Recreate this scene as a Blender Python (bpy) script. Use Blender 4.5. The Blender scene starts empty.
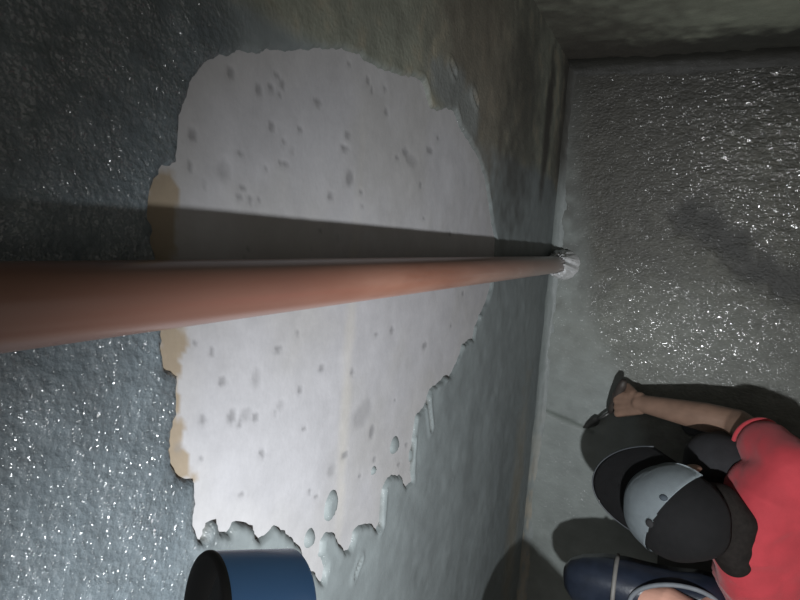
import bpy, bmesh, math, random
import numpy as np
from mathutils import Vector, Matrix
random.seed(7); np.random.seed(7)
S = bpy.context.scene; COL = S.collection

# ---------------------------------------------------------------- camera, world, light, exposure
FPX, H = 600.0, 2.0                          # focal length in pixels (800 px frame), camera height over the floor
down = Vector((280/FPX, 45/FPX, -1)).normalized()   # straight down, in camera axes
up = -down
Y0 = (Vector((0,1,0)) - up*up.y).normalized(); X0 = Y0.cross(up)
YAW = math.radians(6.3)
Yc = (Y0*math.cos(YAW) + X0*math.sin(YAW)).normalized(); Xc = Yc.cross(up).normalized()
C2W = Matrix((Xc, Yc, up))                   # camera vector -> world vector
camd = bpy.data.cameras.new('camera'); cam = bpy.data.objects.new('camera', camd); COL.objects.link(cam)
camd.sensor_width = 36; camd.lens = 36*FPX/800; camd.clip_start = .01
cam.matrix_world = Matrix.Translation((0,0,H)) @ C2W.to_4x4()
S.camera = cam

def ray(px, py): return C2W @ Vector(((px-400)/FPX, (300-py)/FPX, -1))
def P(px, py, h):                            # point seen at a pixel, at height h over the floor
    r = ray(px, py); t = (h-H)/r.z; return Vector((0,0,H)) + r*t
def onX(px, py, x):                          # point seen at a pixel, on the plane X = x
    r = ray(px, py); t = x/r.x; return Vector((0,0,H)) + r*t
def pix(p):
    v = C2W.transposed() @ (Vector(p)-Vector((0,0,H))); return (400+FPX*v.x/-v.z, 300-FPX*v.y/-v.z)

w = bpy.data.worlds.new('world'); S.world = w; w.use_nodes = True
w.node_tree.nodes['Background'].inputs[0].default_value = (.80,.76,.70,1)
w.node_tree.nodes['Background'].inputs[1].default_value = .33
LP = Vector((.19,-.43,2.04))
ld = bpy.data.lights.new('torch_light','SPOT'); lo = bpy.data.objects.new('torch_light', ld); COL.objects.link(lo)
ld.energy = 114; ld.shadow_soft_size = .020; ld.spot_size = math.radians(123); ld.spot_blend = 1.0; ld.color = (.95,.975,1)
AIM = P(435,495,.24)
lo.matrix_world = Matrix.Translation(LP) @ (AIM-LP).to_track_quat('-Z','Y').to_matrix().to_4x4()
vs = S.view_settings; vs.view_transform = 'Standard'; vs.look = 'None'; vs.gamma = 1; vs.use_curve_mapping = False; vs.exposure = 0.0

XW = P(549,262,0).x                          # plane of the wall that carries the pipe
YB = P(600,62,0).y                           # plane of the back wall
PIPE_R = .0258
PB = P(563,264,0)                            # pipe foot

# ---------------------------------------------------------------- helpers
def tag(o, label=None, cat=None, group=None, kind=None):
    for k, v in (('label',label),('category',cat),('group',group),('kind',kind)):
        if v: o[k] = v
    return o
def link(name, me, mat=None, parent=None, smooth=True):
    o = bpy.data.objects.new(name, me); COL.objects.link(o)
    if mat: me.materials.clear(); me.materials.append(mat)
    if smooth: me.polygons.foreach_set('use_smooth', [True]*len(me.polygons))
    if parent: o.parent = parent; o.matrix_parent_inverse = Matrix.Translation(-parent.location)
    return o
def empty(name, loc):
    o = bpy.data.objects.new(name, None); COL.objects.link(o); o.location = loc; o.empty_display_size = .05; return o
def from_bm(name, bm, mat, parent=None, smooth=True):
    me = bpy.data.meshes.new(name); bmesh.ops.recalc_face_normals(bm, faces=bm.faces); bm.to_mesh(me); bm.free()
    return link(name, me, mat, parent, smooth)

def vnoise(x, y, seed):                      # smooth 2-D value noise, -1..1
    xi = np.floor(x).astype(np.int64); yi = np.floor(y).astype(np.int64); fx = x-xi; fy = y-yi
    fx = fx*fx*(3-2*fx); fy = fy*fy*(3-2*fy)
    def h(a, b):
        n = (a*374761393 + b*668265263 + seed*1442695041) & 0x7fffffff
        n = ((n ^ (n >> 13))*1274126177) & 0x7fffffff
        return ((n ^ (n >> 16)) & 0xffff)/32767.5 - 1
    return (h(xi,yi)*(1-fx)+h(xi+1,yi)*fx)*(1-fy) + (h(xi,yi+1)*(1-fx)+h(xi+1,yi+1)*fx)*fy
def fbm(x, y, f, oct=4, seed=0):
    r = 0; a = 1; s = 0
    for k in range(oct):
        r = r + a*vnoise(x*f+13.7*k, y*f-7.3*k, seed+k*17); s += a; a *= .5; f *= 2.03
    return r/s
def sdpoly(x, y, pts):                       # signed distance, negative inside
    x = x.astype(np.float32); y = y.astype(np.float32)
    d = np.full(x.shape, 1e9, np.float32); ins = np.zeros(x.shape, bool); n = len(pts)
    for i in range(n):
        ax, ay = pts[i]; bx, by = pts[(i+1) % n]; ex, ey = bx-ax, by-ay
        t = np.clip(((x-ax)*ex+(y-ay)*ey)/(ex*ex+ey*ey+1e-12), 0, 1)
        d = np.minimum(d, (x-ax-t*ex)**2+(y-ay-t*ey)**2)
        if ay != by:
            c = ((ay > y) != (by > y)) & (x < (bx-ax)*(y-ay)/(by-ay)+ax); ins ^= c
    return np.where(ins, -1, 1)*np.sqrt(d)
def sstep(a, b, x): t = np.clip((x-a)/(b-a), 0, 1); return t*t*(3-2*t)
def blob(x, y, c, rx, ry, soft=.6, n=None):
    q = np.sqrt(((x-c[0])/rx)**2+((y-c[1])/ry)**2)
    if n is not None: q = q + n
    return 1-sstep(1-soft, 1+soft, q)
def mix(a, b, m): return a*(1-m[...,None]) + np.array(b)*m[...,None]

def grid(name, u, v, place, mat, parent=None, tint=None, surf=None, keep=None):
    """height field: place(U,V) -> (...,3); tint/surf are per-vertex colours read by the material"""
    U, V = np.meshgrid(u, v, indexing='ij'); pts = place(U, V).reshape(-1,3); nu, nv = U.shape
    i = np.arange(nu*nv).reshape(nu,nv)
    q = np.stack([i[:-1,:-1], i[1:,:-1], i[1:,1:], i[:-1,1:]], -1).reshape(-1,4)
    if keep is not None:
        k = keep.reshape(-1); q = q[k[q].any(1)]
        used = np.unique(q); rm = np.zeros(len(pts), np.int64); rm[used] = np.arange(len(used)); q = rm[q]
    else: used = np.arange(len(pts))
    me = bpy.data.meshes.new(name); pts = pts[used]
    me.vertices.add(len(pts)); me.vertices.foreach_set('co', pts.astype(np.float32).ravel())
    me.loops.add(len(q)*4); me.loops.foreach_set('vertex_index', q.ravel().astype(np.int32))
    me.polygons.add(len(q)); me.polygons.foreach_set('loop_start', np.arange(0,len(q)*4,4,dtype=np.int32))
    me.update(calc_edges=True)
    for nm, arr in (('tint',tint),('surf',surf)):
        if arr is None: continue
        a = me.color_attributes.new(nm, 'FLOAT_COLOR', 'POINT'); c = np.ones((len(pts),4), np.float32)
        c[:,:3] = arr.reshape(-1,3)[used]; a.data.foreach_set('color', c.ravel())
    return link(name, me, mat, parent)

# ---------------------------------------------------------------- materials
def nt(name):
    m = bpy.data.materials.new(name); m.use_nodes = True; return m, m.node_tree.nodes, m.node_tree.links, m.node_tree.nodes['Principled BSDF']
def simple(name, col, rough=.6, var=.15, scale=40, bump=.0, spec=.5, coat=0, bscale=None, sheen=0):
    m, N, L, B = nt(name)
    tc = N.new('ShaderNodeTexCoord'); no = N.new('ShaderNodeTexNoise'); no.inputs['Scale'].default_value = scale; no.inputs['Detail'].default_value = 4
    L.new(tc.outputs['Object'], no.inputs['Vector'])
    r = N.new('ShaderNodeValToRGB'); L.new(no.outputs['Fac'], r.inputs[0])
    r.color_ramp.elements[0].position = .3; r.color_ramp.elements[1].position = .7
    r.color_ramp.elements[0].color = tuple(c*(1-var) for c in col)+(1,); r.color_ramp.elements[1].color = tuple(min(1,c*(1+var)) for c in col)+(1,)
    L.new(r.outputs[0], B.inputs['Base Color']); B.inputs['Roughness'].default_value = rough
    B.inputs['Specular IOR Level'].default_value = spec; B.inputs['Coat Weight'].default_value = coat
    B.inputs['Sheen Weight'].default_value = sheen
    if bump:
        n2 = N.new('ShaderNodeTexNoise'); n2.inputs['Scale'].default_value = bscale or scale*3; n2.inputs['Detail'].default_value = 3
        L.new(tc.outputs['Object'], n2.inputs['Vector'])
        b = N.new('ShaderNodeBump'); b.inputs['Strength'].default_value = bump; b.inputs['Distance'].default_value = .004
        L.new(n2.outputs['Fac'], b.inputs['Height']); L.new(b.outputs[0], B.inputs['Normal'])
    return m
def mortar(name, stretch=(1,1,1), fscale=95, cd=.003, gs=260, cr=.13, ior=1.5):
    """cement render: tint (base colour), surf.r roughness, surf.g relief, surf.b wet sheen"""
    m, N, L, B = nt(name)
    def n(t): return N.new(t)
    tc = n('ShaderNodeTexCoord'); mp = n('ShaderNodeMapping'); mp.inputs['Scale'].default_value = stretch; L.new(tc.outputs['Object'], mp.inputs[0])
    a = n('ShaderNodeVertexColor'); a.layer_name = 'tint'; s = n('ShaderNodeVertexColor'); s.layer_name = 'surf'
    sp = n('ShaderNodeSeparateColor'); L.new(s.outputs[0], sp.inputs[0])
    c1 = n('ShaderNodeTexNoise'); c1.inputs['Scale'].default_value = 22; c1.inputs['Detail'].default_value = 7; c1.inputs['Roughness'].default_value = .65; L.new(mp.outputs[0], c1.inputs[0])
    mr = n('ShaderNodeMapRange'); mr.inputs[1].default_value = .3; mr.inputs[2].default_value = .7; mr.inputs[3].default_value = -.22; mr.inputs[4].default_value = .22; L.new(c1.outputs[0], mr.inputs[0])
    k = n('ShaderNodeMath'); k.operation = 'MULTIPLY_ADD'; k.inputs[2].default_value = 1
    g = n('ShaderNodeMath'); g.operation = 'MULTIPLY_ADD'; g.inputs[1].default_value = 1.0; g.inputs[2].default_value = .35; L.new(sp.outputs[1], g.inputs[0])
    L.new(mr.outputs[0], k.inputs[0]); L.new(g.outputs[0], k.inputs[1])
    mx = n('ShaderNodeVectorMath'); mx.operation = 'SCALE'; L.new(a.outputs[0], mx.inputs[0]); L.new(k.outputs[0], mx.inputs['Scale'])
    L.new(mx.outputs[0], B.inputs['Base Color']); L.new(sp.outputs[0], B.inputs['Roughness'])
    B.inputs['Coat Roughness'].default_value = cr; B.inputs['Coat IOR'].default_value = ior
    f1 = n('ShaderNodeTexNoise'); f1.inputs['Scale'].default_value = fscale; f1.inputs['Detail'].default_value = 3; f1.inputs['Roughness'].default_value = .6; L.new(mp.outputs[0], f1.inputs[0])
    f2 = n('ShaderNodeTexVoronoi'); f2.inputs['Scale'].default_value = fscale*1.3; L.new(mp.outputs[0], f2.inputs[0])
    ad = n('ShaderNodeMath'); ad.operation = 'ADD'; L.new(f1.outputs[0], ad.inputs[0])
    h2 = n('ShaderNodeMath'); h2.operation = 'MULTIPLY'; h2.inputs[1].default_value = .5; L.new(f2.outputs[0], h2.inputs[0]); L.new(h2.outputs[0], ad.inputs[1])
    hm = n('ShaderNodeMath'); hm.operation = 'MULTIPLY'; L.new(ad.outputs[0], hm.inputs[0]); L.new(sp.outputs[1], hm.inputs[1])
    b = n('ShaderNodeBump'); b.inputs['Strength'].default_value = 1; b.inputs['Distance'].default_value = .0035
    L.new(hm.outputs[0], b.inputs['Height']); L.new(b.outputs[0], B.inputs['Normal'])
    b2 = n('ShaderNodeBump'); b2.inputs['Strength'].default_value = 1; b2.inputs['Distance'].default_value = cd
    g1 = n('ShaderNodeTexNoise'); g1.inputs['Scale'].default_value = gs; g1.inputs['Detail'].default_value = 1; L.new(mp.outputs[0], g1.inputs[0])
    L.new(g1.outputs[0], b2.inputs['Height']); L.new(b2.outputs[0], B.inputs['Coat Normal'])
    w1 = n('ShaderNodeTexNoise'); w1.inputs['Scale'].default_value = 34; w1.inputs['Detail'].default_value = 5; w1.inputs['Roughness'].default_value = .7; L.new(mp.outputs[0], w1.inputs[0])
    w2 = n('ShaderNodeMapRange'); w2.inputs[1].default_value = .40; w2.inputs[2].default_value = .55; w2.inputs[3].default_value = .05; w2.inputs[4].default_value = 1.0; L.new(w1.outputs[0], w2.inputs[0])
    w3 = n('ShaderNodeMath'); w3.operation = 'MULTIPLY'; L.new(w2.outputs[0], w3.inputs[0]); L.new(sp.outputs[2], w3.inputs[1]); L.new(w3.outputs[0], B.inputs['Coat Weight'])
    return m
M_CONC = mortar('old_concrete', fscale=120)
M_COAT = mortar('wet_cement_coat', fscale=125, cd=.0065, gs=210, cr=.12, ior=1.75)
M_FLOOR = mortar('wet_cement_floor', stretch=(.75,1.15,1), fscale=100, cd=.0125, gs=75, cr=.12, ior=2.0)

# ---------------------------------------------------------------- wall with the bare patch
OUT = [(200,68),(212,60),(232,55),(262,51),(300,50),(332,50),(358,54),(372,64),(386,70),(400,77),(421,80),(425,92),(430,108),(437,112),(446,108),(454,112),
 (459,127),(468,141),(477,156),(484,176),(488,200),(491,222),(495,240),(494,262),(489,290),(485,302),(475,325),(472,338),(462,345),(456,363),(450,374),(440,380),(429,389),(423,408),(415,415),
 (411,440),(408,460),(411,480),(404,487),(399,477),(391,475),(384,482),(380,495),(378,520),(375,530),(368,524),(358,524),(352,532),(348,549),(342,552),(336,541),(332,531),(325,530),(320,540),(318,555),
 (323,568),(321,584),(312,575),(303,558),(296,545),(286,534),(273,525),(265,533),(256,540),(250,530),(244,524),(234,524),(228,534),(218,534),(212,524),(206,522),(199,541),(194,533),(195,500),(192,480),
 (174,478),(169,462),(167,430),(172,418),(175,395),(178,376),(160,370),(156,348),(157,318),(172,300),(160,268),(148,250),(146,215),(150,180),(160,166),(176,164),(178,140),(181,112),(188,84)]
TAN = [(146,163),(176,163),(180,205),(175,250),(180,300),(184,330),(184,375),(176,380),(174,418),(184,430),(192,480),(165,482),(150,380),(150,310),(140,250),(140,200)]
def wall2d(l): return [(p.y, p.z) for p in (onX(a,b,XW) for a,b in l)]
OUTW, TANW = wall2d(OUT), wall2d(TAN)
def wp(px, py): p = onX(px, py, XW); return (p.y, p.z)
def sc(px, py):                               # metres per pixel on the wall there (roughly)
    a, b, c = wp(px,py), wp(px+4,py), wp(px,py+4)
    return abs(b[1]-a[1])/4, abs(c[0]-a[0])/4
PITS = [(363,414,9,12),(247,414,5,5),(332,470,4,6),(231,72,3,3),(260,90,2.5,5),(271,88,3,3),(283,84,2,4),(272,126,2.5,4),(193,135,3,4),(190,167,2,6),(225,170,5,8),(285,164,3,3),(348,135,3,3),(346,149,3,2),(350,178,3,7),(284,143,2,2),(240,153,3,3),
 (278,349,3,3),(203,421,3,5),(232,417,3,5),(257,377,4,9),(281,405,4,4),(372,431,2,5),(223,382,3,3),(180,447,4,5),(256,417,3,3),(411,160,6,5),(405,152,3,3),(320,230,2,2),(242,495,2,2),(300,390,2,2),(455,372,2,3),(430,150,3,3),
 (318,102,3,3),(386,112,2,3),(300,130,2,2),(330,196,3,2),(250,200,2,2),(214,300,2,2),(262,452,2,2),(352,372,2,4),(392,330,2,3),(425,345,2,3),(322,368,3,2),(212,352,2,3),(345,455,3,3)]
ISLES = [(330,506,6,14,-.4),(309,538,5,9,0),(394,445,4,9,-.2),(373,470,2,4,0)]

ys = np.arange(-1.55, YB+.01, .0045); zs = np.arange(-.02, 2.62, .0045)
Yg, Zg = np.meshgrid(ys, zs, indexing='ij')
sd = sdpoly(Yg, Zg, OUTW)                     # metres, negative inside the bare patch
sdn = sd + .0045*fbm(Yg,Zg,38,3,5) + .0025*fbm(Yg,Zg,110,2,9)
for a,b,rx,ry,ang in ISLES:                   # scabs of mortar left on the patch
    sx, sy = sc(a,b); c = wp(a,b); q = np.hypot((Yg-c[0])/(ry*sy), (Zg-c[1])/(rx*sx))
    sdn = np.maximum(sdn, (1-q)*min(rx*sx, ry*sy)*.7 + .002*fbm(Yg,Zg,70,2,31))
nA = fbm(Yg,Zg,7,4,1); nB = fbm(Yg,Zg,30,4,2)
# bare concrete
conc = np.zeros(Yg.shape+(3,)) + np.array((.262,.262,.274))
conc = mix(conc, (.22,.216,.205), sstep(-.1,.6,nA)*.45)
st = wp(345,410); conc = mix(conc, (.38,.35,.27), blob(Yg,Zg,st,.22,.012,.9,nB*.6)*.22)
conc = mix(conc, (.27,.266,.26), (1-sstep(.0,.05,-sd+.01*nB))*.35)
sdt = sdpoly(Yg, Zg, TANW) + .012*nB+.010*fbm(Yg,Zg,55,3,44)
tanm = 1-sstep(-.002,.003,sdt)
conc = mix(conc, (.175,.135,.085), tanm*.85)
depth = np.zeros(Yg.shape)
rngp = random.Random(3)
pits = list(PITS)
for k in range(60):
    pits.append((rngp.uniform(190,480), rngp.uniform(60,520), rngp.uniform(.8,1.7), rngp.uniform(.8,2)))
for a,b,rx,ry in pits:
    sx, sy = sc(a,b); c = wp(a,b); q = np.hypot((Yg-c[0])/(ry*sy*1.1+.0015), (Zg-c[1])/(rx*sx*1.1+.0015)) + nB*.4
    mk = 1-sstep(.5,1.15,q); conc = mix(conc, (.13,.13,.135), mk*(.75 if rx < 4 else .4)); depth += mk*.0009
csurf = np.zeros_like(conc); csurf[...,0] = .68; csurf[...,1] = .05; csurf[...,2] = .06
def pl_conc(U, V): return np.stack([XW + .0012*nA + .0005*nB - depth, U, V], -1)
vis = sd < .035
wall_left = grid('wall_left', ys, zs, lambda U,V: np.stack([XW+.0012*nA+.0005*nB-depth-.012*(sd>.02), U, V], -1), M_CONC, tint=conc, surf=csurf)
tag(wall_left, 'tank wall with a large pale bare concrete patch inside grey wet cement render', kind='structure')
# cement coat: 5-9 mm proud of the old wall, feathering and torn round the patch
pl = wp(120,300)[1]                           # rough half lies above this height, smooth half below
rough_m = sstep(wp(260,300)[1], wp(185,300)[1], Zg + .03*nA)
t0, t1 = wp(200,20), wp(480,30)
topm = sstep(wp(330,75)[0], wp(330,40)[0], Yg+.03*nA) * (1-sstep(wp(230,30)[1], wp(160,30)[1], Zg+.05*nA))
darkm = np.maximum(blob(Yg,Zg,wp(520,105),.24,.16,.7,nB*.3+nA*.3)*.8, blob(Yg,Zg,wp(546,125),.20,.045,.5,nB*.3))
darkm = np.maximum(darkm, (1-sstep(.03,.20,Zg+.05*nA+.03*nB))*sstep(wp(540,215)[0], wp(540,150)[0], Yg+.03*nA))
brown = blob(Yg,Zg,wp(480,60),.22,.24,.6,nB*.4)
coat = np.zeros(Yg.shape+(3,)) + np.array((.130,.149,.152))
coat = mix(coat, (.070,.087,.097), rough_m)
coat = mix(coat, (.145,.150,.115), topm*.8)
coat = mix(coat, (.175,.160,.120), topm*sstep(.0,.5,nB+nA*.4)*.7)
coat = mix(coat, (.095,.083,.066), brown*.8)
coat = mix(coat, (.125,.135,.132), np.maximum(blob(Yg,Zg,wp(446,85),.035,.10,.4,nB*.4), blob(Yg,Zg,wp(465,115),.05,.06,.4,nB*.4))*.9)
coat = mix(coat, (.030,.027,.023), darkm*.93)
low = blob(Yg,Zg,wp(512,520),.34,.06,.8,nB*.6); coat = mix(coat, (.185,.165,.125), low*.7)
coat = mix(coat, (.10,.115,.115), (1-sstep(.0,.010,sdn))*(1-rough_m)*.6)
coat *= (1+.18*nA+.14*nB)[...,None]
surf = np.zeros_like(coat)
surf[...,0] = .60+.05*topm; surf[...,1] = .07+.50*rough_m*(1-topm*.35)+.25*topm; surf[...,2] = .04+.80*rough_m*(1-.85*topm)
thick = .0055 + .0022*fbm(Yg,Zg,16,3,12) + .0015*rough_m*fbm(Yg,Zg,75,2,14) + .003*(1-sstep(0,.02,sdn))*np.clip(fbm(Yg,Zg,26,2,40)+.1,0,1)
hgt = np.where(sdn > 0, thick*sstep(-.0015,.0045,sdn)-.001*(1-sstep(0,.004,sdn)), -.006*sstep(0,.004,-sdn)-.001)
# torn lips and gashes along the lower right edge
for a,b,c,d in ((425,392,428,428),(411,443,409,478),(380,492,378,526),(447,62,452,74),(470,92,474,104),(437,371,444,376),(357,560,352,575),(205,524,200,538)):
    p, q = np.array(wp(a,b)), np.array(wp(c,d)); e = q-p; t = np.clip(((Yg-p[0])*e[0]+(Zg-p[1])*e[1])/(e@e), 0, 1)
    dd = np.hypot(Yg-p[0]-t*e[0], Zg-p[1]-t*e[1]) + .002*nB
    hgt = hgt + np.where(sdn > 0, -.0045*(1-sstep(.001,.005,dd)) + .003*np.exp(-((dd-.009)/.004)**2), 0)
    coat = mix(coat, (.05,.05,.045), (1-sstep(.001,.0045,dd))*.8)
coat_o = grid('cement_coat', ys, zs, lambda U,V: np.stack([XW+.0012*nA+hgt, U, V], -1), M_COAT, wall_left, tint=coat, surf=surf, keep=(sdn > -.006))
tag(coat_o, 'grey wet cement render, rough on one side of the patch and smooth on the other')

# ---------------------------------------------------------------- back wall
xs = np.arange(XW-.01, 1.75, .007); zb = np.arange(-.02, 2.62, .007)
Xb, Zb = np.meshgrid(xs, zb, indexing='ij'); b1 = fbm(Xb,Zb,6,4,51); b2 = fbm(Xb,Zb,28,4,52)
bt = np.zeros(Xb.shape+(3,)) + np.array((.25,.27,.215))
bt = mix(bt, (.40,.40,.31), sstep(-.1,.6,b1+.4*b2)*.8)
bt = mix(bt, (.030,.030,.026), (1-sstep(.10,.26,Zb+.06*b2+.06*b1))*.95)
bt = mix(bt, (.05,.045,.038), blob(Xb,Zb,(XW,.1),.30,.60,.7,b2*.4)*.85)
bs = np.zeros_like(bt); bs[...,0] = .6; bs[...,1] = .22; bs[...,2] = .05
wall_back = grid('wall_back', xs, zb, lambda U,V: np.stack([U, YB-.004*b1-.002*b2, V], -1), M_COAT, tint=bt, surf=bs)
tag(wall_back, 'stained olive grey rendered end wall beyond the dark floor corner', kind='structure')

# ---------------------------------------------------------------- floor
xf = np.arange(XW-.02, 1.75, .005); yf = np.arange(-1.75, YB+.02, .005)
Xf, Yf = np.meshgrid(xf, yf, indexing='ij')
f1 = fbm(Xf,Yf,5,4,61); f2 = fbm(Xf,Yf,26,4,62); f3 = fbm(Xf*12,Yf*60,1,3,63)
def fp(px,py): p = P(px,py,0); return (p.x,p.y)
# distance from the cove, the smooth trowelled band beside it widens towards the worker
smooth_edge = np.interp(Yf, [fp(560,600)[1], fp(600,430)[1], fp(575,300)[1], fp(572,150)[1]], [fp(665,600)[0], fp(640,430)[0], fp(585,300)[0], fp(575,150)[0]])
sm = 1-sstep(-.03,.06, Xf-smooth_edge+.05*f1+.02*f2)
ft = np.zeros(Xf.shape+(3,)) + np.array((.060,.060,.049))
ft = mix(ft, (.115,.122,.110), sstep(fp(600,260)[1],fp(600,380)[1],Yf+.08*f2)*.7)
ft = mix(ft, (.160,.180,.172), sm*.9)
mid = blob(Xf,Yf,fp(640,330),.30,.16,.7,f2*.4); ft = mix(ft, (.13,.138,.12), mid*.6)
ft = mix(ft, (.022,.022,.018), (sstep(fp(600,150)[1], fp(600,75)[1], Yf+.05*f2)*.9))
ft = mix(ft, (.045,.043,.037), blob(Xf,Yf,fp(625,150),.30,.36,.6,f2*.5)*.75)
ch = [fp(690,215),fp(725,238),(fp(755,265)),fp(800,290),fp(850,310)]  # shadow-like dark swoosh put into the floor tint, over a shallow groove
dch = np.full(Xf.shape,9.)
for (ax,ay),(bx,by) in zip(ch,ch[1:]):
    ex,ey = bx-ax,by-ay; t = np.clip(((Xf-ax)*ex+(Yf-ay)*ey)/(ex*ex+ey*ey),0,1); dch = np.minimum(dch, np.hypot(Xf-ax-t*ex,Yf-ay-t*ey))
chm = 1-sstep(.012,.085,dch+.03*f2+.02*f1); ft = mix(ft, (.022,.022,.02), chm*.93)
lc, ld_ = fp(545,411), fp(592,432); ex,ey = ld_[0]-lc[0], ld_[1]-lc[1]; t = np.clip(((Xf-lc[0])*ex+(Yf-lc[1])*ey)/(ex*ex+ey*ey),0,1)
ln = 1-sstep(.003,.011,np.hypot(Xf-lc[0]-t*ex,Yf-lc[1]-t*ey)+.003*f2); ft = mix(ft, (.06,.075,.062), ln*.6)
ft *= (1+.15*f2)[...,None]
wet = sstep(fp(640,200)[0], fp(760,200)[0], Xf+.05*f1)
fs = np.zeros_like(ft); fs[...,0] = .6+0*sm; fs[...,1] = .07+.62*(1-sm); gl = np.clip(np.maximum.reduce([blob(Xf,Yf,fp(770,150),.24,.26,.7,f2*.5), blob(Xf,Yf,fp(790,225),.16,.10,.6,f2*.5)*1.2, blob(Xf,Yf,fp(700,330),.26,.14,.7,f2*.5)*.75]), 0, 1)
fs[...,2] = (.04+(.06+.80*gl)*(1-sm))*(1-.95*chm)
fh = .004*f1+.0018*f2*(1-.7*sm) + .0013*(1-sm)*f3*wet - .003*chm - .003*ln
base = np.minimum(fh, .004)
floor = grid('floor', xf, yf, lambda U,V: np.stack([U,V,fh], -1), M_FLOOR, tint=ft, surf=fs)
tag(floor, 'wet dark cement floor, trowelled smooth beside the pipe wall', kind='structure')

# cove fillets
def cove(name, R, length, place, tint, surfv, label):
    th = np.linspace(0, math.pi/2, 14); l = np.arange(length[0], length[1], .008)
    T, Lg = np.meshgrid(th, l, indexing='ij'); n = fbm(Lg*1.0,T*.4,9,4,71); r = R*(1+.13*n)
    a = r*(1-np.sin(T)); b = r*(1-np.cos(T))
    n2 = fbm(Lg,T*.05,40,3,75); a = a+.0012*n2+.004*(T>1.4)*0; b = b+.0012*n2
    c = tint(Lg, T, n); s = np.zeros_like(c); s[...] = surfv
    o = grid(name, th, l, lambda U,V: place(a-.002, b-.002, Lg), M_COAT, tint=c, surf=s)
    tag(o, label, kind='structure')
def tl(Lg, T, n):
    c = np.zeros(Lg.shape+(3,))+np.array((.145,.163,.160))
    c = mix(c, (.235,.205,.155), sstep(fp(540,380)[1], fp(515,520)[1], Lg)*sstep(.0,.5,fbm(Lg,T*.1,18,3,77)+.3)*.6)
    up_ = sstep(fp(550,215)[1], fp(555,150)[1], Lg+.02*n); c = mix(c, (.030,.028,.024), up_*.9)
    return c*(1+.15*n)[...,None]
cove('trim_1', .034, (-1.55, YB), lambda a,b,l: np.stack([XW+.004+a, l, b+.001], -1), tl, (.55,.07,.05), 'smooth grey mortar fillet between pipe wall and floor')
cove('trim_2', .05, (XW, 1.74), lambda a,b,l: np.stack([l, YB-.003-a, b+.001], -1), lambda L_,T,n: (np.zeros(L_.shape+(3,))+np.array((.017,.017,.014)))*(1+.2*n)[...,None], (.6,.2,.05), 'dark mortar fillet along the end wall')

# ---------------------------------------------------------------- pipe
m, N, L, B = nt('brown_pvc')
tc = N.new('ShaderNodeTexCoord'); sx = N.new('ShaderNodeSeparateXYZ'); L.new(tc.outputs['Object'], sx.inputs[0])
mp = N.new('ShaderNodeMapping'); mp.inputs['Scale'].default_value = (1,1,.22); L.new(tc.outputs['Object'], mp.inputs[0])
n1 = N.new('ShaderNodeTexNoise'); n1.inputs['Scale'].default_value = 24; n1.inputs['Detail'].default_value = 5; L.new(mp.outputs[0], n1.inputs[0])
r1 = N.new('ShaderNodeValToRGB'); L.new(n1.outputs[0], r1.inputs[0]); r1.color_ramp.elements[0].position = .35; r1.color_ramp.elements[1].position = .7
r1.color_ramp.elements[0].color = (.20,.088,.058,1); r1.color_ramp.elements[1].color = (.28,.15,.11,1)
zr = N.new('ShaderNodeMapRange'); zr.inputs[1].default_value = 1.15; zr.inputs[2].default_value = .1; zr.inputs[3].default_value = 0; zr.inputs[4].default_value = .80; L.new(sx.outputs[2], zr.inputs[0])
n2 = N.new('ShaderNodeTexNoise'); n2.inputs['Scale'].default_value = 9; n2.inputs['Detail'].default_value = 6; L.new(mp.outputs[0], n2.inputs[0])
mm = N.new('ShaderNodeMath'); mm.operation = 'MULTIPLY'; mm.inputs[1].default_value = 1.7; L.new(n2.outputs[0], mm.inputs[0])
m3 = N.new('ShaderNodeMath'); m3.operation = 'MULTIPLY'; m3.use_clamp = True; L.new(mm.outputs[0], m3.inputs[0]); L.new(zr.outputs[0], m3.inputs[1])
mx = N.new('ShaderNodeMix'); mx.data_type = 'RGBA'; L.new(m3.outputs[0], mx.inputs[0]); L.new(r1.outputs[0], mx.inputs[6]); mx.inputs[7].default_value = (.20,.175,.16,1)
zt = N.new('ShaderNodeMapRange'); zt.inputs[1].default_value = 1.32; zt.inputs[2].default_value = 1.55; zt.inputs[3].default_value = 0; zt.inputs[4].default_value = .75; L.new(sx.outputs[2], zt.inputs[0])
m4 = N.new('ShaderNodeMix'); m4.data_type = 'RGBA'; L.new(zt.outputs[0], m4.inputs[0]); L.new(mx.outputs[2], m4.inputs[6]); m4.inputs[7].default_value = (.13,.065,.05,1)
L.new(m4.outputs[2], B.inputs['Base Color']); B.inputs['Roughness'].default_value = .33; B.inputs['Specular IOR Level'].default_value = .7; B.inputs['Coat Weight'].default_value = .25; B.inputs['Coat Roughness'].default_value = .22
M_PIPE = m
def tube(name, path, radii, mat, parent=None, seg=32, cap=True):
    bm = bmesh.new(); rings = []; n = len(path); path = [Vector(p) for p in path]; x = None
    for i, p in enumerate(path):
        d = (path[min(i+1,n-1)]-path[max(i-1,0)]).normalized()
        if x is None: x = (Vector((0,0,1)) if abs(d.z) < .9 else Vector((1,0,0))).cross(d).normalized()
        x = (x - d*x.dot(d)).normalized(); y = d.cross(x)
        rings.append([bm.verts.new(p+(x*math.cos(a)+y*math.sin(a))*radii[i]) for a in (2*math.pi*k/seg for k in range(seg))])
    for a, b in zip(rings, rings[1:]):
        for k in range(seg): bm.faces.new((a[k],a[(k+1)%seg],b[(k+1)%seg],b[k]))
    if cap: bm.faces.new(rings[0][::-1]); bm.faces.new(rings[-1])
    return from_bm(name, bm, mat, parent)
zz = [-.03,.0,.3,.6,.9,1.2,1.5,1.8,2.1,2.4,2.6]
pipe = tube('drain_pipe', [(PB.x,PB.y,z) for z in zz], [PIPE_R]*len(zz), M_PIPE, seg=64)
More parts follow.
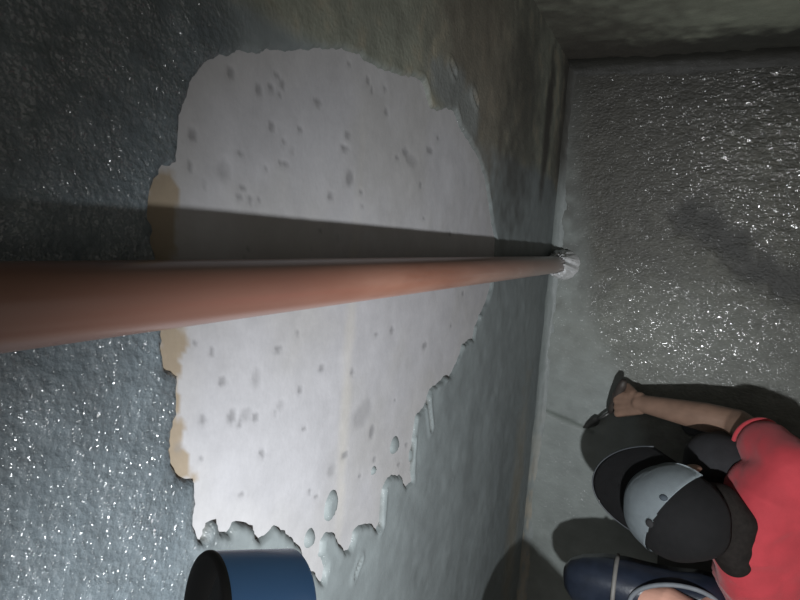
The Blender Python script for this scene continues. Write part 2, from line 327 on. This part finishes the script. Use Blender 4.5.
tag(pipe, 'long brown plastic pipe running down the wall into the floor corner', 'pipe')

# white grout collar round the foot of the pipe
th = np.linspace(0, 2*math.pi, 97); ph = np.linspace(0, 1, 12)
T, V = np.meshgrid(th, ph, indexing='ij')
nn = fbm(np.cos(T)*1.3+3, np.sin(T)*1.3+V*.6, 2.2, 4, 81)
nn2 = fbm(np.cos(T)*1.3+3, np.sin(T)*1.3+V*.8, 7, 3, 82)
rr = (PIPE_R+.0012) + (V**.9)*(.021+.007*nn) + .0015*nn2*np.sin(V*3.1); hh = (.120+.045*nn+.045*nn2)*(1-V**1.3)+.002*nn2 - .001
cx, cy = PB.x, PB.y
M_GROUT = simple('white_grout', (.60,.61,.62), .6, .1, 60, .25)
grout = grid('grout_collar', th, ph, lambda U,W: np.stack([cx+rr*np.cos(T)*(1+.08*V), cy+rr*np.sin(T), hh+.002], -1), M_GROUT)
tag(grout, 'lumpy white grout collar around the foot of the brown pipe', 'grout')

# ---------------------------------------------------------------- organic surfaces
def capsule(bm, a, ra, b, rb, seg=20):
    a, b = Vector(a), Vector(b); d = b-a; ln = max(d.length, 1e-4); q = d.to_track_quat('Z','Y') if d.length > 1e-4 else Matrix.Identity(3).to_quaternion()
    prof = [(-ra*math.cos(t), ra*math.sin(t)) for t in (math.pi/2*k/5 for k in range(6))] + [(ln+rb*math.sin(t), rb*math.cos(t)) for t in (math.pi/2*k/5 for k in range(0,6))]
    rings = []
    for z, r in prof:
        if r < 1e-6: rings.append([bm.verts.new(a+q@Vector((0,0,z)))])
        else: rings.append([bm.verts.new(a+q@Vector((r*math.cos(t), r*math.sin(t), z))) for t in (2*math.pi*k/seg for k in range(seg))])
    for r0, r1 in zip(rings, rings[1:]):
        for k in range(seg):
            k2 = (k+1) % seg
            if len(r0) == 1: bm.faces.new((r0[0], r1[k2], r1[k]))
            elif len(r1) == 1: bm.faces.new((r0[k], r0[k2], r1[0]))
            else: bm.faces.new((r0[k], r0[k2], r1[k2], r1[k]))
def ellipsoid(bm, c, rad, rot=None, u=24, v=16):
    M = Matrix.Translation(Vector(c)) @ (rot.to_4x4() if rot else Matrix.Identity(4)) @ Matrix.Diagonal((*rad,1))
    bmesh.ops.create_uvsphere(bm, u_segments=u, v_segments=v, radius=1, matrix=M)
def fuse(name, bm, voxel, mat, parent=None, smooth=6, folds=0, fscale=12):
    me = bpy.data.meshes.new(name); bmesh.ops.recalc_face_normals(bm, faces=bm.faces); bm.to_mesh(me); bm.free()
    o = bpy.data.objects.new(name, me); COL.objects.link(o)
    r = o.modifiers.new('r','REMESH'); r.mode = 'VOXEL'; r.voxel_size = voxel; r.use_smooth_shade = True
    s = o.modifiers.new('s','SMOOTH'); s.factor = .5; s.iterations = smooth
    dg = bpy.context.evaluated_depsgraph_get(); ev = o.evaluated_get(dg); me2 = bpy.data.meshes.new_from_object(ev)
    bpy.data.objects.remove(o); bpy.data.meshes.remove(me); me2.name = name
    if folds:
        n = len(me2.vertices); co = np.zeros(n*3, np.float32); me2.vertices.foreach_get('co', co); co = co.reshape(-1,3)
        no = np.zeros(n*3, np.float32); me2.vertex_normals.foreach_get('vector', no); no = no.reshape(-1,3)
        wv = 1-np.abs(fbm(co[:,0]*.7+co[:,2]*.4, co[:,1]*1.5+co[:,2]*.5, fscale, 3, 91))*2
        co += no*(wv*folds)[:,None]; me2.vertices.foreach_set('co', co.ravel()); me2.update()
    return link(name, me2, mat, parent)
SKIN = simple('skin', (.20,.125,.09), .55, .12, 30, .12, bscale=260)
SKIN2 = simple('skin_foot', (.60,.33,.25), .5, .08, 30, .1, bscale=260)
RED = simple('red_cotton', (.34,.026,.036), .85, .10, 18, .25, bscale=500, sheen=.15)
BLACK = simple('black_trouser_cloth', (.012,.012,.014), .9, .2, 40, .3, bscale=400)
CAPK = simple('black_cap_cloth', (.012,.012,.013), .9, .15, 60, .3, bscale=600)
CAPG = simple('grey_cap_cloth', (.27,.31,.33), .85, .06, 60, .3, bscale=600)
HAIR = simple('black_hair', (.010,.008,.007), .85, .3, 90, .3, spec=.2, bscale=300)
NAIL = simple('nail', (.55,.38,.32), .35)
EYEW = simple('eye_white', (.7,.68,.64), .2); IRIS = simple('iris', (.03,.018,.01), .2)
SHOEK = simple('dark_rubber', (.02,.022,.026), .5)

# ---- worker
N0 = P(756,545,.50)                           # base of the neck
person = empty('person', (N0.x+.22, N0.y, 0))
tag(person, 'crouching worker in red T-shirt and grey-fronted black cap reaching out a trowel', 'person')
rsh, lsh = N0+Vector((.05,.175,-.035)), N0+Vector((.05,-.175,-.035))
hand = P(640,403,.135)                        # wrist
relb = P(737,424,.27)
print('upper arm', (relb-rsh).length, 'forearm', (hand-relb).length)
hip = N0+Vector((.42,0,-.17))
F = Vector((-.86,-.10,-.50)).normalized(); Sd = Vector((0,1,0)); Sd = (Sd-F*Sd.dot(F)).normalized(); U = F.cross(Sd)
if U.z < 0: U = -U
HC = P(682,509,.53); HS = 1.17                           # head centre
print('neck', (HC-N0).length, 'hip', hip[:], 'N0', N0[:])
R3 = Matrix((F, Sd, U)).transposed()          # local (forward, right, up) -> world
def hl(f,s,u): return HC + (F*f + Sd*s + U*u)*HS
bm = bmesh.new()
ellipsoid(bm, hl(-.005,0,.015), (.092,.074,.088), R3); ellipsoid(bm, hl(.022,0,-.045), (.062,.056,.072), R3)
ellipsoid(bm, hl(.052,0,-.092), (.026,.026,.022), R3)                                            # chin
capsule(bm, hl(.083,0,.002), .009, hl(.100,0,-.034), .013); 
for s in (-1,1):
    ellipsoid(bm, hl(.094,s*.011,-.036), (.009,.008,.007), R3)                                   # nostrils
    ellipsoid(bm, hl(.062,s*.040,-.030), (.022,.020,.020), R3)                                   # cheeks
    ellipsoid(bm, hl(.072,s*.031,.014), (.016,.024,.009), R3)                                    # brow
    ellipsoid(bm, hl(-.008,s*.078,-.018), (.018,.008,.030), R3)                                  # ears
ellipsoid(bm, hl(.080,0,-.060), (.012,.024,.006), R3); ellipsoid(bm, hl(.077,0,-.070), (.012,.021,.007), R3)  # lips
nb = N0+Vector((.01,0,-.02)); capsule(bm, hl(-.035,0,-.055), .056, nb, .062)                     # neck
chest = N0+Vector((.12,0,-.13)); capsule(bm, nb, .07, chest, .10)
for s, sh in ((1,rsh),(-1,lsh)):
    capsule(bm, nb, .055, sh, .046); capsule(bm, chest, .09, sh, .045)
lelb = lsh+Vector((-.06,-.10,-.25)); lwr = lelb+Vector((-.19,.06,-.13))
for sh, el, wr in ((rsh,relb,hand),(lsh,lelb,lwr)):
    capsule(bm, sh, .046, el, .038); m1 = el.lerp(wr,.3); capsule(bm, el, .037, m1, .039); capsule(bm, m1, .039, wr, .025)
def hand_bm(bm, wr, d, nrm, grip, nails):     # wrist, direction of the palm, back-of-hand normal
    d = d.normalized(); nrm = (nrm-d*nrm.dot(d)).normalized(); side = d.cross(nrm)               # side: towards the thumb
    for k, q in enumerate((-.028,-.010,.010,.027)):
        capsule(bm, wr+side*q*.55, .018, wr+d*.078+side*q, .0135)
    L_ = (.036,.043,.047,.044)                # little..index by side offset
    for k, q in enumerate((-.030,-.0105,.0095,.029)):
        p = wr+d*.083+side*q; a = math.radians(18 if grip else 6); r = .0088-.0006*(k == 0)
        seg = (L_[k], L_[k]*.62, L_[k]*.5); bend = ((38,82,60) if grip else (14,22,16))
        for j in range(3):
            a += math.radians(bend[j]); dd = d*math.cos(a) - nrm*math.sin(a); p2 = p+dd*seg[j]
            capsule(bm, p, r, p2, r-.0009, 12); p = p2; r -= .0007
        nails.append((p, d*math.cos(a)-nrm*math.sin(a), nrm*math.cos(a)+d*math.sin(a)))
    p = wr+d*.020+side*.024; a1 = (d*.72+side*.62-nrm*.35).normalized(); p2 = p+a1*.042
    a2 = (d*.80+side*.05-nrm*.6).normalized() if grip else (d*.85+side*.3-nrm*.3).normalized()
    capsule(bm, p, .0165, p2, .0125); p3 = p2+a2*.034; capsule(bm, p2, .0115, p3, .0105, 12)
    a3 = (d*.5-side*.55-nrm*.6).normalized() if grip else a2
    p4 = p3+a3*.024; capsule(bm, p3, .0105, p4, .0088, 12); nails.append((p4, a3, side))
nails = []
tip = P(583,428,.004); grip_c = None
hd = (P(612,404,.085)-hand).normalized()
hand_bm(bm, hand, hd, Vector((-.1,.25,1)), True, nails)
hand_bm(bm, lwr, Vector((-.8,.2,-.5)), Vector((-.3,0,1)), False, nails)
body = fuse('body', bm, .0030, SKIN, person, smooth=5)
for s in (-1,1):
    b = bmesh.new(); ellipsoid(b, hl(.070,s*.031,-.002), (.012,.014,.011), R3); e = from_bm('eye', b, EYEW, person)
    b = bmesh.new(); ellipsoid(b, hl(.0805,s*.031,-.002), (.003,.006,.006), R3); from_bm('iris', b, IRIS, e)
for p, dd, nn_ in nails:
    b = bmesh.new(); x = dd.normalized(); z = (nn_-x*nn_.dot(x)).normalized(); y = z.cross(x)
    ellipsoid(b, p+z*.0062+x*.001, (.0062,.0050,.0022), Matrix((x,y,z)).transposed(), 12, 8); from_bm('nail', b, NAIL, person)
# hair below the cap
bm = bmesh.new(); ellipsoid(bm, hl(-.020,0,.005), (.090,.083,.085), R3)
bmesh.ops.bisect_plane(bm, geom=bm.verts[:]+bm.edges[:]+bm.faces[:], plane_co=hl(.028,0,0), plane_no=F+U*.25, clear_outer=True)
bmesh.ops.bisect_plane(bm, geom=bm.verts[:]+bm.edges[:]+bm.faces[:], plane_co=hl(0,0,-.062), plane_no=U, clear_inner=True)
hb_ = bm; back = hl(-.062,0,-.02)
for q in (-.032,-.011,.011,.032):
    capsule(hb_, back+Sd*q*1.1, .040, N0+(HC-N0).normalized()*.045+Vector((0,q*1.3,.036)), .036)
fuse('hair', hb_, .005, HAIR, person, smooth=10)
# shirt
bm = bmesh.new()
ax = (hip-N0).normalized()
for s in (-1,1):
    sh = rsh if s > 0 else lsh
    capsule(bm, N0+Vector((.035,s*.045,-.045)), .080, sh+Vector((.005,-s*.01,0)), .066)
    capsule(bm, N0+Vector((.07,s*.06,-.10)), .115, N0+Vector((.25,s*.055,-.24)), .118)
    capsule(bm, N0+Vector((.25,s*.055,-.24)), .118, hip+Vector((.03,s*.06,-.01)), .135)
    capsule(bm, sh, .064, sh.lerp(relb if s > 0 else lelb, .42), .060)
capsule(bm, N0+Vector((-.020,0,-.012)), .078, N0+Vector((.04,0,-.06)), .10)
for s in (-1,1): capsule(bm, N0+Vector((-.012,s*.04,-.015)), .072, N0+Vector((.03,s*.12,-.04)), .078)
for s in (-1,1): capsule(bm, N0+Vector((-.010,0,-.04)), .070, N0+Vector((.0,s*.10,-.06)), .070)
shirt = fuse('shirt', bm, .0065, RED, person, smooth=8, folds=.006, fscale=11)
# collar ring and sleeve hem
def ring(name, c, d, r, t, mat, parent, sy=1):
    d = Vector(d).normalized(); q = d.to_track_quat('Z','Y'); pts = [Vector(c)+q@Vector((r*math.cos(a), r*sy*math.sin(a), 0)) for a in (2*math.pi*k/40 for k in range(41))]
    return tube(name, pts, [t]*41, mat, parent, 10)
#ring('collar', N0+(HC-N0).normalized()*.055+Vector((0,0,.0)), (HC-N0), .070, .007, RED, shirt)
ring('sleeve_hem', rsh.lerp(relb,.60), relb-rsh, .056, .005, RED, shirt)
# trousers
rk, lk = P(714,462,.36), P(706,622,.36)
rk.x = max(rk.x, 0); print('thigh', (rk-hip).length, rk[:], lk[:])
ra, la = rk+Vector((.10,.0,0)), lk+Vector((.10,.0,0)); ra.z = la.z = .09
bm = bmesh.new(); ellipsoid(bm, hip+Vector((.03,0,-.10)), (.13,.16,.12))
for s, k, a in ((1,rk,ra),(-1,lk,la)):
    capsule(bm, hip+Vector((0,s*.085,-.10)), .088, k, .070); capsule(bm, k, .068, a+Vector((0,0,.02)), .055)
fuse('trousers', bm, .0065, BLACK, person, smooth=6, folds=.004, fscale=13)
for a in (ra, la):
    bm = bmesh.new(); c = Vector((a.x, a.y, .045)); capsule(bm, c+Vector((.05,0,0)), .043, c+Vector((-.04,0,0)), .043); capsule(bm, c+Vector((-.04,0,0)), .043, c+Vector((-.14,0,-.010)), .034)
    sh_ = fuse('shoe', bm, .004, SHOEK, person, smooth=4)
    for v in sh_.data.vertices: v.co.z = max(v.co.z, .006)
# cap
cap = empty('cap', HC); cap.parent = person; cap.matrix_parent_inverse = Matrix.Translation(-person.location)
def dome(name, test, mat, infl, rim=False):
    bm = bmesh.new(); nu, nv = 72, 20; vs_ = {}
    A, Bq, Cc = .097+infl, .086+infl, .094+infl
    def pt(i, j):
        if (i,j) not in vs_:
            t = 2*math.pi*i/nu; p_ = math.pi/2*j/nv; f, s, u = math.cos(t)*math.cos(p_), math.sin(t)*math.cos(p_), math.sin(p_)
            bulge = 1+.035*abs(math.sin(3*t))*math.cos(p_)
            vs_[(i,j)] = bm.verts.new(hl(A*f*bulge-.006, Bq*s*bulge, Cc*(u**.92)+.018))
        return vs_[(i,j)]
    for j in range(nv):
        for i in range(nu):
            t = 2*math.pi*(i+.5)/nu; p_ = math.pi/2*(j+.5)/nv
            if not test(math.cos(t)*math.cos(p_), math.sin(t)*math.cos(p_), math.sin(p_)): continue
            i2 = (i+1) % nu; ps = [pt(i,j),pt(i2,j),pt(i2,j+1),pt(i,j+1)] if j < nv-1 else [pt(i,j),pt(i2,j),pt(0,nv)]
            try: bm.faces.new(ps)
            except ValueError: pass
    r = bmesh.ops.solidify(bm, geom=bm.faces[:], thickness=.0022)
    return from_bm(name, bm, mat, cap)
dome('crown', lambda f,s,u: True, CAPK, 0)
fpn = dome('front_panel', lambda f,s,u: f > -.02-.42*s, CAPG, .0035); fpn['label'] = 'pale grey front panel'
bm = bmesh.new(); nu, nv = 30, 12; rows = []
for j in range(nv+1):
    row = []
    for i in range(nu+1):
        t = math.radians(-78+156*i/nu); q = j/nv
        f = .098*math.cos(t)+.108*q*math.cos(t*.75)**.8; s = .088*math.sin(t)*(1+.16*q)
        row.append(bm.verts.new(hl(f-.006, s, .022-.030*(s/.09)**2-.012*q)))
    rows.append(row)
for j in range(nv):
    for i in range(nu): bm.faces.new((rows[j][i],rows[j][i+1],rows[j+1][i+1],rows[j+1][i]))
edge = [v.co.copy() for v in rows[-1]]
bmesh.ops.solidify(bm, geom=bm.faces[:], thickness=.003); vis_ = from_bm('visor', bm, CAPK, cap)
pe = tube('visor_edge', edge, [.0020]*len(edge), simple('pale_piping', (.035,.04,.045), .5), vis_, 8); pe['label'] = 'dull grey edging'
bm = bmesh.new(); ellipsoid(bm, hl(-.006,0,.118), (.009,.009,.005), R3); from_bm('button', bm, CAPK, cap)
pe = hl(-.020,.046,.098); bm = bmesh.new(); ellipsoid(bm, pe, (.011,.009,.007), R3, 12, 8); from_bm('badge', bm, simple('dark_badge',(.045,.055,.065),.9, spec=.1), fpn)

# ---- trowel
gc = hand + hd*.100 - Vector((0,0,.012))
tr = empty('trowel', (tip.x, tip.y, 0)); tag(tr, 'small dark pointing trowel in the worker\'s hand, tip on floor', 'trowel')
WOOD = simple('dark_trowel_handle', (.035,.028,.024), .6, .3, 40); STEEL = simple('dirty_steel', (.09,.09,.085), .45, .3, 50)
STEEL.node_tree.nodes['Principled BSDF'].inputs['Metallic'].default_value = .5
hv = (gc-tip).normalized()
h0, h1 = gc+Vector((-.004,-.034,-.018)), gc+Vector((.03,.085,.045))
blade_base = tip.lerp(h0, .62) + Vector((0,0,.004))
tube('handle', [h0, h0.lerp(h1,.15), h0.lerp(h1,.5), h0.lerp(h1,.85), h1], [.008,.0125,.0145,.0135,.008], WOOD, tr, 20)
tube('tang', [blade_base, blade_base.lerp(h0,.5)+Vector((0,0,.010)), h0], [.004,.0042,.005], STEEL, tr, 12)
bm = bmesh.new(); ddv = (tip-blade_base).normalized(); sdv = ddv.cross(Vector((.5,.6,.6))).normalized(); ln = (tip-blade_base).length
pr = [(0,.004),(.12,.013),(.35,.014),(.75,.009),(1,.0006)]; lft = [bm.verts.new(blade_base+ddv*ln*a+sdv*b_) for a,b_ in pr]; rgt = [bm.verts.new(blade_base+ddv*ln*a-sdv*b_) for a,b_ in pr]
for k in range(4): bm.faces.new((lft[k],lft[k+1],rgt[k+1],rgt[k]))
bmesh.ops.solidify(bm, geom=bm.faces[:], thickness=.0018); from_bm('blade', bm, STEEL, tr, False)

# ---- second person: foot in a slip-on shoe on a raised board, mostly below the frame
KS = 1.42                                     # big rubber work shoe
toe = P(562,586,.46); heel = P(722,603,.45); fd = (heel-toe).normalized(); fd0 = Vector((fd.x,fd.y,0)).normalized(); fs_ = Vector((-fd0.y, fd0.x, 0))
HB = toe.z-.045*KS
p2 = empty('person', (heel.x, heel.y, 0)); tag(p2, 'dark-trousered leg of second person, foot in a navy slip-on shoe', 'person')
NAVY = simple('navy_shoe', (.014,.019,.032), .36, .2, 30, .15, coat=.3)
def fl(a, s, z): return toe + (fd0*a*.27 + fs_*s + Vector((0,0,z-.045)))*KS
bm = bmesh.new()
secs = [(0,.020,.022),(.05,.036,.040),(.14,.046,.054),(.28,.051,.062),(.42,.049,.068),(.55,.043,.066),(.70,.038,.062),(.85,.038,.064),(.95,.033,.066),(1.0,.018,.060)]
rings = []
for a, wd, ht in secs:
    rings.append([bm.verts.new(fl(a, wd*(abs(math.cos(t))**.8)*(1 if math.cos(t) > 0 else -1), .006+ht*(max(0,math.sin(t))**.75) if math.sin(t) > 0 else .006)) for t in (2*math.pi*k/32 for k in range(32))])
for r0, r1 in zip(rings, rings[1:]):
    for k in range(32): bm.faces.new((r0[k],r0[(k+1)%32],r1[(k+1)%32],r1[k]))
bm.faces.new(rings[0][::-1]); bm.faces.new(rings[-1])
shoe = from_bm('shoe', bm, NAVY, p2); shoe['label'] = 'navy slip-on shoe with a pale strip and grey collar'
PALE = simple('pale_trim', (.16,.155,.145), .6); GREYC = simple('grey_lining', (.13,.145,.16), .7)
pts = [fl(.335+.03*math.cos(t), .0512*math.cos(t), .008+.066*max(0,math.sin(t))**.75) for t in (math.pi*k/20 for k in range(21))]
tube('strip', pts, [.0055]*21, PALE, shoe, 10)
pts = [fl(.70+.26*math.cos(t), .038*math.sin(t), .070-.006*math.cos(t)) for t in (2*math.pi*k/36 for k in range(37))]
tube('collar', pts, [.0055]*37, GREYC, shoe, 10)
bm = bmesh.new(); an = fl(.90,-.010,.115)
capsule(bm, fl(.50,.002,.050), .030, fl(.66,0,.070), .043); capsule(bm, fl(.66,0,.066), .043, an, .042); capsule(bm, an, .042, an+(Vector((an.x-.02,-1.10,.92))-an).normalized()*.14, .044); capsule(bm, fl(.9,0,.05), .032, an, .04)
fuse('foot', bm, .0035, SKIN2, p2, smooth=5)
kn = Vector((an.x-.02, -1.10, .92)); hp = Vector((.38,-1.38,1.06)); kn2 = Vector((-.15,-.835,.90)); an2 = Vector((-.02,-1.30,.12)); hp2 = Vector((.16,-1.30,1.06))  # unseen second leg, its knee set to cast a shadow into view
bm = bmesh.new(); capsule(bm, an+(kn-an).normalized()*.11, .060, kn, .078); capsule(bm, kn, .075, hp, .095); capsule(bm, an2, .06, kn2, .078); capsule(bm, kn2, .080, hp2, .10)
ellipsoid(bm, (hp+hp2)/2, (.20,.14,.15)); fuse('trousers', bm, .007, BLACK, p2, smooth=4, folds=.004)
bm = bmesh.new(); c = Vector((an2.x, an2.y, .052)); capsule(bm, c+Vector((.05,-.02,0)), .046, c+Vector((-.06,.0,0)), .046); capsule(bm, c, .05, an2, .05)
s2 = fuse('shoe', bm, .004, NAVY, p2, smooth=4)
for v in s2.data.vertices: v.co.z = max(v.co.z, .006)
# block under the heel
bo = fl(.72,-.02,0); bm = bmesh.new()
bmesh.ops.create_cube(bm, size=1, matrix=Matrix.Translation((bo.x+.06, bo.y-.03, (HB-.001)/2)) @ Matrix.Rotation(.12,4,'Z') @ Matrix.Diagonal((.22,.16,HB+.004,1)))
bmesh.ops.bevel(bm, geom=bm.edges[:], offset=.006, segments=2, affect='EDGES')
block = from_bm('concrete_block', bm, simple('rough_concrete', (.06,.06,.057), .9, .25, 12, .3), None, False)
tag(block, 'dark concrete block under the heel of the navy shoe', 'block')

# ---- short blue canister with a dark end, set near the camera so its shadow falls out of view; cord added
def camv(x, y, z): return (C2W @ Vector((x,y,z))).normalized()
_r = ray(205,616); _t = .15; c_top = Vector((0,0,H)) + _r*_t; ax_ = camv(-.80,.17,.57)      # end face centre and axis
RB = 60*_t/600; HB2 = RB*1.62
can = empty('canister', c_top-ax_*HB2); tag(can, 'short blue plastic canister with a dark grey end, hung close to the camera', 'canister')
BLUE = simple('blue_plastic', (.17,.42,.97), .36, .05, 10, coat=.2); LID = simple('dark_lid', (.030,.032,.037), .6, .1, 20)
tube('body', [c_top-ax_*RB*t for t in (1.62,1.61,1.56,.8,.16,.08,.04)], [RB*.84,RB*.90,RB*.95,RB*.98,RB,RB*1.0,RB*1.0], BLUE, can, 64)
tube('end_cap', [c_top-ax_*RB*t for t in (.08,.05,0,-.05,-.06,-.055)], [RB*.99,RB*1.02,RB*1.02,RB*.99,RB*.92,RB*.90], LID, can, 64)
cc = c_top-ax_*RB*.8; dn = Vector((0,-1,0)); dn = (dn-ax_*dn.dot(ax_)).normalized()
a0 = cc+dn*RB*.95
tube('cord', [a0-dn*.001, a0+dn*.012, a0+dn*.03+Vector((0,0,.03)), a0+dn*.05+Vector((-.01,0,.12)), a0+dn*.06+Vector((-.01,0,.6))], [.0012]*5, LID, can, 8)
